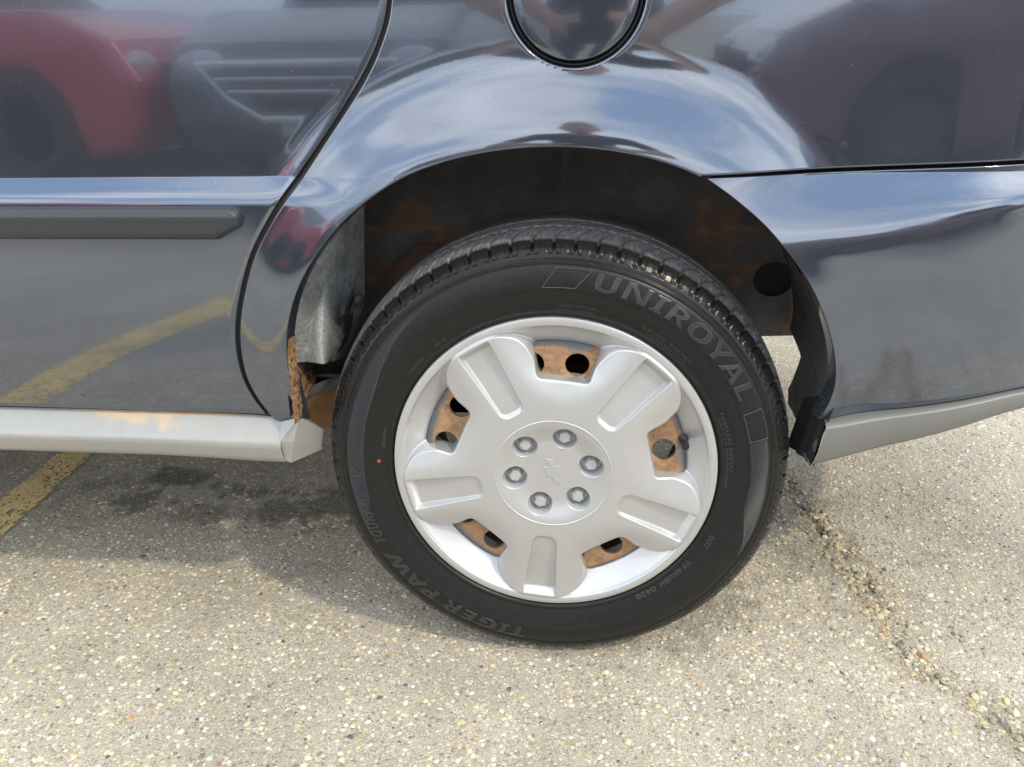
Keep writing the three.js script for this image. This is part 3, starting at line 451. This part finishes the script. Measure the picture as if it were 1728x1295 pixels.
  text('UNIROYAL', 0.0235, 0.2785, 79.5, 25.0, 0.18, 0.0016, 'raised_lettering', letter);
  text('TIGER PAW', 0.0225, 0.2795, -98, -150, 0.18, 0.0009, 'raised_lettering', letter);
  text('TOURING', 0.0190, 0.2815, -153.5, -171.5, 0.18, 0.0009, 'raised_lettering', letter);
  text('A/S', 0.0190, 0.2815, -175.0, -182.0, 0.18, 0.0009, 'raised_lettering', letter);
  const fine = std({ color: rgb(0.035, 0.034, 0.033), roughness: 0.45 });
  for (const [s, size, r, a, b] of [['TREAD PATTERN', 0.0045, 0.2495, 89, 76.5], ['TUBELESS RADIAL', 0.0038, 0.2435, 89, 76.5], ['MAX LOAD', 0.0045, 0.2505, 62, 54], ['MAX PRESS', 0.0045, 0.2505, 52, 43], ['STANDARD LOAD', 0.004, 0.2445, 60, 44], ['TUBELESS RADIAL', 0.0045, 0.2495, 24, 2], ['SAFETY WARNING', 0.0042, 0.2440, 22, -4], ['DOT', 0.0075, 0.2495, -22.5, -27.5], ['Y9 4HUBH', 0.0075, 0.2455, -35, -49], ['0420', 0.0075, 0.2455, -51, -59], ['TREADWEAR 560', 0.0048, 0.3075, -26, -36], ['TRACTION A', 0.0048, 0.3075, -39, -46.5], ['TEMPERATURE A', 0.0048, 0.3075, -49, -59.5], ['RADIAL', 0.0045, 0.2475, 172, 165], ['TUBELESS', 0.0045, 0.2475, 144, 136], ['M+S', 0.0045, 0.2475, 130, 126]]) text(s, size, r, a, b, 0, 0.0006, 'small_lettering', fine);
  part('red_mark', grid(4, 4, (u, v) => { const r = mix(0.253, 0.2575, u), th = mix(176.9, 178.0, v) * Math.PI / 180; return [r * Math.cos(th), r * Math.sin(th), profZ(r) + 0.0006]; }), std({ color: rgb(0.35, 0.06, 0.03), roughness: 0.7 }), wheel, 'small red paint mark on the tyre');
}
// wheel cover
const silver = (() => { const grain = dataTex(512, 512, (u, v, i, j) => { const k = 0.92 + 0.10 * h2(i, j) + 0.05 * (fbm(u * 12, v * 12, 3) - 0.5); return [0.55 * k, 0.552 * k, 0.552 * k]; }); grain.repeat.set(6, 6); return phy({ map: grain, metalness: 0.58, roughness: 0.36 }); })();
{
  const spoke0 = 48.4, open0 = 84.4, wedge = 72, OH = 14.1;
  const cover = (r, th) => {                            // th in degrees -> height, or null in an opening
    let f = ((th - spoke0 + 36) % wedge + wedge) % wedge - 36;           // angle from the spoke axis
    const fo = Math.abs(f) - 36, phi = f * Math.PI / 180, t = r * Math.sin(phi), l = r * Math.cos(phi), at = Math.abs(t);
    // disc and spoke top
    let top = 0.0105 - 0.0065 * ss(r, 0.09, 0.215) - 0.011 * ss(at, 0.026, 0.078) * ss(r, 0.10, 0.17) - 0.002 * ss(at, 0.024, 0.03) * ss(r, 0.11, 0.15) * 0;
    // hub plate: dish
    if (r < 0.0875) { top = 0.0105; if (r < 0.0835) top -= 0.0105 * (1 - ss(r, 0.046, 0.086)) ; top += 0.0007 * (1 - ss(Math.abs(r - 0.0845), 0.0004, 0.0012)); }
    // channel down the spoke
    const hw = mix(0.0178, 0.0258, clamp((r - 0.10) / 0.12, 0, 1)), inner = 0.1055 + 0.010 * Math.pow(at / hw, 4);
    const wall = ss(at, hw, hw - 0.0034), dep = mix(0.0045, 0.0105, ss(l, 0.105, 0.2)), endO = 1 - ss(l, 0.2065, 0.2185);
    let chan = wall * ss(l, inner - 0.001, inner + 0.006) * dep * endO;
    top -= chan;
    // trough ring between the spokes
    const s = clamp((0.2225 - r) / 0.033, 0, 1.2), tr = 0.0005 - 0.0285 * Math.pow(s, 0.85);
    const hws = r < 0.186 ? 0.0685 : 0.0685 * Math.sqrt(Math.max(0, 1 - Math.pow((r - 0.180) / 0.0445, 3.2)));
    const inS = r < 0.17 ? 1 : 1 - ss(at, hws - 0.006, hws + 0.006);
    let z = mix(tr, top, inS);
    if (r > 0.219) { const lip = 0.0005 + 0.0012 * Math.sin(clamp((r - 0.2205) / 0.0135, 0, 1) * Math.PI); z = mix(z, lip, ss(r, 0.2195, 0.2235)); }
    if (r > 0.2335) z -= (r - 0.2335) * 6;
    // opening with rounded corners
    const x = r * Math.sin(fo * Math.PI / 180), y = r * Math.cos(fo * Math.PI / 180), hx = Math.tan(OH * Math.PI / 180) * (y + 0.0015);
    const sx = hx - Math.abs(x), sy0 = y - 0.1425, sy1 = 0.1915 - r, k = 0.007; let sd = Math.min(sx, sy1);
    { const a = k - sd, b = k - sy0; sd = (a > 0 && b > 0) ? k - Math.hypot(a, b) : Math.min(sd, sy0); }
    if (sx < k && sy1 < k) { const a = k - sx, b = k - sy1; sd = Math.min(sd, k - Math.hypot(Math.max(a, 0), Math.max(b, 0))); }
    if (sd > -0.0025) z -= 0.0016 * ss(sd, -0.0025, 0.0002);
    if (sd > 0) z -= 0.03 * ss(sd, 0, 0.0014);
    return [z, sd];
  };
  const R = [...lin(0, 0.07, 50), ...lin(0.071, 0.09, 40), ...lin(0.0909, 0.1420, 56), ...lin(0.1424, 0.1475, 14), ...lin(0.1485, 0.184, 42), ...lin(0.1846, 0.19, 11), ...lin(0.1908, 0.237, 62)], NT = 1800;
  const sds = [];
  const lugA = [135, 72.5, 11.3, -49, -109, -168.5], lugs = lugA.map(a => [0.0565 * Math.cos(a * Math.PI / 180), 0.0565 * Math.sin(a * Math.PI / 180)]);
  const g = grid(NT, R.length - 1, (u, v, i, j) => { const th = u * 360, a = th * Math.PI / 180, r = R[j]; const [z, sd] = cover(r, th); sds.push(sd); return [r * Math.cos(a), r * Math.sin(a), z]; }, p => [p[0], p[1]],
    (i, j, P, id) => { const ids = [id(i, j), id(i + 1, j), id(i + 1, j + 1), id(i, j + 1)]; if (ids.every(k => sds[k] > 0.0012)) return true; const k = ids[0] * 3, m = ids[2] * 3, cx = (P[k] + P[m]) / 2, cy = (P[k + 1] + P[m + 1]) / 2; return lugs.some(l => Math.hypot(cx - l[0], cy - l[1]) < 0.0183); });
  { // weld the seam so that its normals match
    const n = g.attributes.normal, L = R.length; for (let j = 0; j < L; j++) { const a = j, b = NT * L + j; const v = new THREE.Vector3(n.getX(a) + n.getX(b), n.getY(a) + n.getY(b), n.getZ(a) + n.getZ(b)).normalize(); n.setXYZ(a, v.x, v.y, v.z); n.setXYZ(b, v.x, v.y, v.z); } }
  part('wheel_cover', g, silver, wheel, 'silver plastic five spoke wheel cover');
  const cupMat = phy({ color: rgb(0.50, 0.51, 0.515), metalness: 0.4, roughness: 0.42 }), nutMat = phy({ color: rgb(0.50, 0.51, 0.52), metalness: 0.4, roughness: 0.35 });
  lugs.forEach(([x, y], k) => {
    const zt = cover(0.0565, lugA[k])[0], slope = (cover(0.072, lugA[k])[0] - cover(0.041, lugA[k])[0]) / 0.031, a = lugA[k] * Math.PI / 180;
    const cup = lathe([[0.0206, -0.0018], [0.0202, 0.0002], [0.0192, 0.0008], [0.0182, 0.0003], [0.0175, -0.0015], [0.0150, -0.0150], [0.0138, -0.0165], [0, -0.0165]], 48);
    const p = cup.attributes.position; for (let i = 0; i < p.count; i++) if (p.getZ(i) > -0.010) p.setZ(i, p.getZ(i) + slope * (p.getX(i) * Math.cos(a) + p.getY(i) * Math.sin(a)));
    cup.computeVertexNormals(); cup.translate(x, y, zt); part('lug_pocket', cup, cupMat, wheel);
    const nut = merge([lathe([[0.0105, -0.02], [0.0105, -0.012], [0.0098, -0.0112]], 6).toNonIndexed(), move(new THREE.CylinderGeometry(0.0073, 0.0094, 0.0045, 6).rotateX(Math.PI / 2), 0, 0, -0.0076, 0, 0, 0.0), move(new THREE.CylinderGeometry(0.0094, 0.0094, 0.012, 6).rotateX(Math.PI / 2), 0, 0, -0.0158)]);
    nut.scale(1.1, 1.1, 0.78); nut.rotateZ(0.3 + k * 1.7); nut.translate(x, y, zt); nut.computeVertexNormals(); part('lug_nut', nut, nutMat, wheel);
  });
  // emblem: slanted cross, turned with the wheel
  const w = 0.0215, h = 0.0068, ew = 0.0075, eh = 0.0108, sl = 0.0035;
  const e = poly([[-w + sl, h * 0.62], [-ew, h * 0.62], [-ew + 0.001, eh], [ew + 0.0025, eh], [ew + 0.001, h * 0.62], [w + sl * 0.4, h * 0.62], [w - sl, -h * 0.62], [ew, -h * 0.62], [ew - 0.001, -eh], [-ew - 0.0025, -eh], [-ew - 0.001, -h * 0.62], [-w - sl * 0.4, -h * 0.62]]);
  const eg = new THREE.ExtrudeGeometry(e, { depth: 0.0008, bevelThickness: 0.0006, bevelSize: 0.0006, bevelSegments: 2 }); eg.rotateZ(-72 * Math.PI / 180); eg.translate(0.001, 0.0, cover(0.01, 0)[0] - 0.0003);
  part('emblem', eg, silver, wheel, 'raised slanted cross emblem at the hub');
}
// steel rim, drum, valve
{
  const rust = (() => { const map = dataTex(512, 512, (u, v) => { const x = u - 0.5, y = v - 0.5, r = Math.hypot(x, y) * 0.4, n = fbm(u * 14, v * 14, 5), m = fbm(u * 70, v * 70, 3), g = ss(r + 0.025 * (n - 0.5), 0.178, 0.192); let c = [0.34 + 0.22 * (n - 0.4), 0.20 + 0.12 * (n - 0.4), 0.105 + 0.06 * (n - 0.4)].map(q => q * (0.75 + 0.5 * m)); const gr = ss(fbm(u * 22 + 4, v * 22, 4) + 0.3 * (m - 0.5), 0.54, 0.70) * 0.45, pit = ss(fbm(u * 120, v * 120, 2), 0.68, 0.76) * 0.35; c = c.map((q, i) => mix(mix(q, [0.14, 0.085, 0.055][i], gr), 0.05, pit)); return c.map((q, i) => mix(q, [0.11, 0.125, 0.14][i] * (0.7 + 0.6 * n), g * ss(n + m * 0.3, 0.45, 0.6))); }, true, false); return std({ map, roughness: 0.85, bumpMap: peel, bumpScale: 0.0008 }); })();
  const uvFix = g => { const p = g.attributes.position, u = []; for (let i = 0; i < p.count; i++) u.push(p.getX(i) / 0.4 + 0.5, p.getY(i) / 0.4 + 0.5); g.setAttribute('uv', new THREE.Float32BufferAttribute(u, 2)); return g; };
  const sh = new THREE.Shape(); sh.absarc(0, 0, 0.1845, 0, Math.PI * 2); const c = new THREE.Path(); c.absarc(0, 0, 0.080, 0, Math.PI * 2); sh.holes.push(c);
  for (let k = 0; k < 16; k++) { const a = (10.8 + 22.5 * k) * Math.PI / 180, p = new THREE.Path(); p.absarc(0.1615 * Math.cos(a), 0.1615 * Math.sin(a), 0.0182, 0, Math.PI * 2); sh.holes.push(p); }
  const dg = new THREE.ExtrudeGeometry(sh, { depth: 0.005, bevelThickness: 0.0015, bevelSize: 0.0012, bevelSegments: 3, curveSegments: 20 }); dg.translate(0, 0, -0.0255);
  const lg = lathe([[0.200, -0.075], [0.197, -0.052], [0.1945, -0.036], [0.1925, -0.0275], [0.1895, -0.0215], [0.182, -0.0192]], 160);
  part('steel_rim', uvFix(merge([toCreasedNormals(dg, 0.7), lg])), rust, wheel, 'rusty pierced steel wheel behind the cover');
  part('rim_barrel', lathe([[0.232, -0.02], [0.226, -0.03], [0.215, -0.04], [0.205, -0.06], [0.203, -0.21], [0.222, -0.225]], 128), std({ color: rgb(0.07, 0.045, 0.03), roughness: 0.9 }), wheel);
  part('brake_drum', lathe([[0.135, -0.24], [0.135, -0.10], [0.130, -0.095], [0.0, -0.095]], 64), std({ color: rgb(0.055, 0.03, 0.02), roughness: 0.9 }), wheel);
  part('valve_stem', merge([bar([0.186, 0.047, -0.05], [0.186, 0.047, -0.010], 0.0042), bar([0.186, 0.047, -0.012], [0.186, 0.0465, 0.001], 0.0056), bar([0.183, 0.052, -0.02], [0.187, 0.047, -0.014], 0.006)]), std({ color: rgb(0.01, 0.012, 0.014), roughness: 0.5 }), wheel);
}

// ---------------------------------------------------------------- cars across the aisle (seen mirrored in the paint)
function parkedCar(label, color, x, z, turn, o = {}) {
  const car = thing('parked_car', label, 'car'); car.position.set(x, 0, z); car.rotation.y = turn;
  const body = phy({ color, metalness: 0.1, roughness: 0.25, clearcoat: 1 }), dark = std({ color: rgb(0.012, 0.012, 0.013), roughness: 0.6 }), glass = phy({ color: rgb(0.01, 0.012, 0.014), roughness: 0.05 }), lampM = phy({ color: rgb(0.55, 0.57, 0.6), roughness: 0.12, clearcoat: 1 }), chrome = std({ color: rgb(0.8, 0.8, 0.8), metalness: 1, roughness: 0.12 });
  const hh = o.hood ?? 0.95, wr = o.wheelR ?? 0.34, W = 1.56;
  const s = poly([[-4.2, 0.5], [-4.15, 0.95], [-3.3, 1.0], [-1.35, hh + 0.03], [-0.5, hh], [-0.12, hh - 0.16], [0, 0.62], [0, 0.42], [-0.1, 0.27], [-0.36, 0.25]]);
  const cut = (cx) => { for (let k = 0; k <= 12; k++) { const a = Math.PI * k / 12; s.lineTo(cx + (wr + 0.06) * Math.cos(a), wr + (wr + 0.06) * Math.sin(a)); } };
  cut(-0.82); s.lineTo(-1.3, 0.22); s.lineTo(-3.0, 0.22); cut(-3.45); s.lineTo(-3.95, 0.3);
  part('body', toCreasedNormals(new THREE.ExtrudeGeometry(s, { depth: W, bevelThickness: 0.09, bevelSize: 0.06, bevelSegments: 5 }).translate(0, 0, -W / 2), 0.5), body, car);
  const cab = new THREE.ExtrudeGeometry(poly([[-3.9, 0.98], [-3.3, 1.42], [-2.0, 1.45], [-1.2, 0.98]]), { depth: 1.3, bevelThickness: 0.08, bevelSize: 0.04, bevelSegments: 3 }).translate(0, 0, -0.65);
  part('cabin_glass', cab, glass, car); part('roof', new RoundedBoxGeometry(1.5, 0.05, 1.3, 3, 0.02).translate(-2.7, 1.48, 0), body, car);
  for (const cx of [-0.82, -3.45]) for (const sd of [-1, 1]) {
    const w = new THREE.Group(); w.name = numbered('wheel'); w.position.set(cx, wr, sd * 0.80); car.add(w);
    part('tyre', new THREE.TorusGeometry(wr - 0.085, 0.085, 14, 40).scale(1, 1, 1.15), dark, w);
    part('rim', lathe([[0, 0.02], [0.05, 0.03], [0.07, 0.0], [wr - 0.16, 0.02], [wr - 0.13, 0.06], [wr - 0.11, 0.03]], 32).scale(1, 1, sd), o.steel ? std({ color: rgb(0.06, 0.06, 0.06), roughness: 0.5 }) : std({ color: rgb(0.4, 0.4, 0.4), metalness: 0.6, roughness: 0.35 }), w);
  }
  for (const sd of [-1, 1]) part('headlight', new THREE.SphereGeometry(0.14, 24, 16).scale(0.6, 0.62, 1.35).translate(-0.06, 0.72, sd * 0.66), lampM, car);
  part('grille_opening', new THREE.ExtrudeGeometry(poly([[-0.62, 0.17], [0.62, 0.17], [0.45, -0.02], [0.25, -0.13], [-0.25, -0.13], [-0.45, -0.02]]), { depth: 0.02, bevelEnabled: false }).rotateY(Math.PI / 2).translate(0.066, 0.56, 0), dark, car);
  if (o.grille) {
    const P = (a) => [0.095, 0.56 + a[1], a[0]], ring = [[-0.62, 0.17], [0.62, 0.17], [0.45, -0.02], [0.25, -0.13], [-0.25, -0.13], [-0.45, -0.02], [-0.62, 0.17]];
    part('grille_frame', merge(ring.slice(1).map((p, i) => bar(P(ring[i]), P(p), 0.024, 8))), chrome, car);
    for (const [y, w] of [[0.09, 0.52], [0.02, 0.44]]) part('grille_bar', bar(P([-w, y]), P([w, y]), 0.014, 8), chrome, car);
  }
  part('number_plate', new RoundedBoxGeometry(0.012, 0.14, 0.3, 2, 0.004).translate(0.072, 0.36, 0), std({ color: rgb(0.5, 0.5, 0.48) }), car);
  return car;
}
parkedCar('red car with black steel wheels parked opposite the van, farthest left', rgb(0.50, 0.03, 0.045), -2.62, 4.6, 0.14, { steel: true, wheelR: 0.36, hood: 0.98 });
parkedCar('dark grey car with chrome barred grille parked nose towards the van', rgb(0.055, 0.07, 0.09), -1.62, 3.7, Math.PI / 2 + 0.1, { grille: true });
parkedCar('maroon car parked opposite the van, behind the photographer', rgb(0.13, 0.045, 0.06), 0.98, 4.5, Math.PI, { steel: true });

// ---------------------------------------------------------------- the photographer, mirrored in the paint beside the fuel door
{
  const who = thing('person', 'person in dark clothes bending forward and holding a phone in both hands', 'person');
  const capsules = (L, lo, hi, res, k) => {              // smooth union of tapered capsules, meshed
    const mc = new MarchingCubes(res, new THREE.MeshBasicMaterial(), false, false, 200000), sp = [0, 1, 2].map(i => hi[i] - lo[i]);
    for (let z = 0; z < res; z++) for (let y = 0; y < res; y++) for (let x = 0; x < res; x++) {
      const p = [x, y, z].map((v, i) => lo[i] + sp[i] * v / res); let d = 9;
      for (const [a, b, ra, rb] of L) { let bb = 0, pb = 0; for (let i = 0; i < 3; i++) { bb += (b[i] - a[i]) ** 2; pb += (p[i] - a[i]) * (b[i] - a[i]); } const t = clamp(pb / (bb || 1), 0, 1); let q = 0; for (let i = 0; i < 3; i++) q += (p[i] - a[i] - t * (b[i] - a[i])) ** 2; const e = Math.sqrt(q) - mix(ra, rb, t), h = Math.max(k - Math.abs(d - e), 0) / k; d = Math.min(d, e) - h * h * k * 0.25; }
      mc.field[x + y * res + z * res * res] = -d;
    }
    mc.isolation = 0; mc.update();
    const n = mc.count, g = new THREE.BufferGeometry(), P = new Float32Array(n * 3);
    for (let i = 0; i < n; i++) for (let c = 0; c < 3; c++) P[i * 3 + c] = lo[c] + sp[c] * (mc.positionArray[i * 3 + c] + 1) / 2;
    g.setAttribute('position', new THREE.BufferAttribute(P, 3)); g.setAttribute('normal', new THREE.BufferAttribute(mc.normalArray.slice(0, n * 3).map(v => v), 3)); g.deleteAttribute('normal');
    const m = mergeVertices(g, 1e-5); m.computeVertexNormals(); return m;
  };
  const X = 0.06, arm = s => [[[X + s * 0.19, 1.19, 1.60], [X + s * 0.34, 1.0, 1.42], 0.05, 0.042], [[X + s * 0.34, 1.0, 1.42], [X + s * 0.11, 0.885, 1.16], 0.042, 0.028], [[X + s * 0.11, 0.885, 1.16], [X + s * 0.075, 0.882, 1.095], 0.032, 0.03], ...[0, 1, 2, 3].map(f => [[X + s * 0.085, 0.902 - f * 0.016, 1.10], [X + s * 0.055, 0.902 - f * 0.016, 1.055], 0.009, 0.008]), [[X + s * 0.085, 0.905, 1.12], [X + s * 0.05, 0.918, 1.085], 0.011, 0.009]];
  const head = [[[X, 1.22, 1.53], [X, 1.30, 1.46], 0.055, 0.05], [[X, 1.36, 1.45], [X, 1.42, 1.46], 0.085, 0.088], [[X, 1.30, 1.395], [X, 1.33, 1.40], 0.05, 0.055], [[X, 1.35, 1.355], [X, 1.335, 1.345], 0.012, 0.016], [[X - 0.085, 1.36, 1.46], [X - 0.085, 1.38, 1.46], 0.018, 0.018], [[X + 0.085, 1.36, 1.46], [X + 0.085, 1.38, 1.46], 0.018, 0.018]];
  const skin = std({ color: rgb(0.45, 0.25, 0.17), roughness: 0.6 }), cloth = std({ color: rgb(0.015, 0.018, 0.026), roughness: 0.9 }), jeans = std({ color: rgb(0.03, 0.045, 0.08), roughness: 0.9 });
  part('body', capsules([...head, ...arm(-1), ...arm(1)], [-0.45, 0.75, 1.02], [0.57, 1.60, 1.75], 96, 0.02), skin, who);
  part('shirt', capsules([[[X, 1.15, 1.62], [X, 0.98, 1.80], 0.15, 0.14], [[X - 0.16, 1.18, 1.61], [X + 0.16, 1.18, 1.61], 0.085, 0.085], [[X - 0.19, 1.19, 1.60], [X - 0.28, 1.08, 1.50], 0.068, 0.062], [[X + 0.19, 1.19, 1.60], [X + 0.28, 1.08, 1.50], 0.068, 0.062]], [-0.45, 0.75, 1.35], [0.57, 1.40, 2.05], 56, 0.06), cloth, who);
  part('trousers', capsules([-1, 1].flatMap(s => [[[X, 0.96, 1.83], [X + s * 0.10, 0.92, 1.84], 0.13, 0.11], [[X + s * 0.10, 0.92, 1.84], [X + s * 0.13, 0.50, 1.66], 0.095, 0.065], [[X + s * 0.13, 0.50, 1.66], [X + s * 0.13, 0.08, 1.78], 0.065, 0.05]]), [-0.35, 0.0, 1.45], [0.47, 1.15, 2.05], 56, 0.05), jeans, who);
  part('shoe', merge([-1, 1].map(s => new RoundedBoxGeometry(0.09, 0.08, 0.26, 4, 0.035).translate(X + s * 0.13, 0.04, 1.72))), cloth, who);
  part('hair', capsules([[[X, 1.43, 1.48], [X, 1.39, 1.51], 0.088, 0.088]], [-0.12, 1.25, 1.33], [0.24, 1.60, 1.68], 36, 0.03), std({ color: rgb(0.03, 0.02, 0.014), roughness: 0.8 }), who);
  const ph = thing('phone', 'black phone held in both hands of the person bending forward', 'phone');
  part('case', new RoundedBoxGeometry(0.155, 0.075, 0.009, 3, 0.004).translate(0.055, 0.862, 1.045), std({ color: rgb(0.012, 0.012, 0.013), roughness: 0.3 }), ph);
  for (let k = 0; k < 3; k++) part('lens', new THREE.CylinderGeometry(0.007, 0.007, 0.003, 20).rotateX(Math.PI / 2).translate(-0.01 + k * 0.019, 0.885, 1.0395), phy({ color: rgb(0.01, 0.01, 0.012), roughness: 0.05 }), ph);
}

renderer.render(scene, camera);
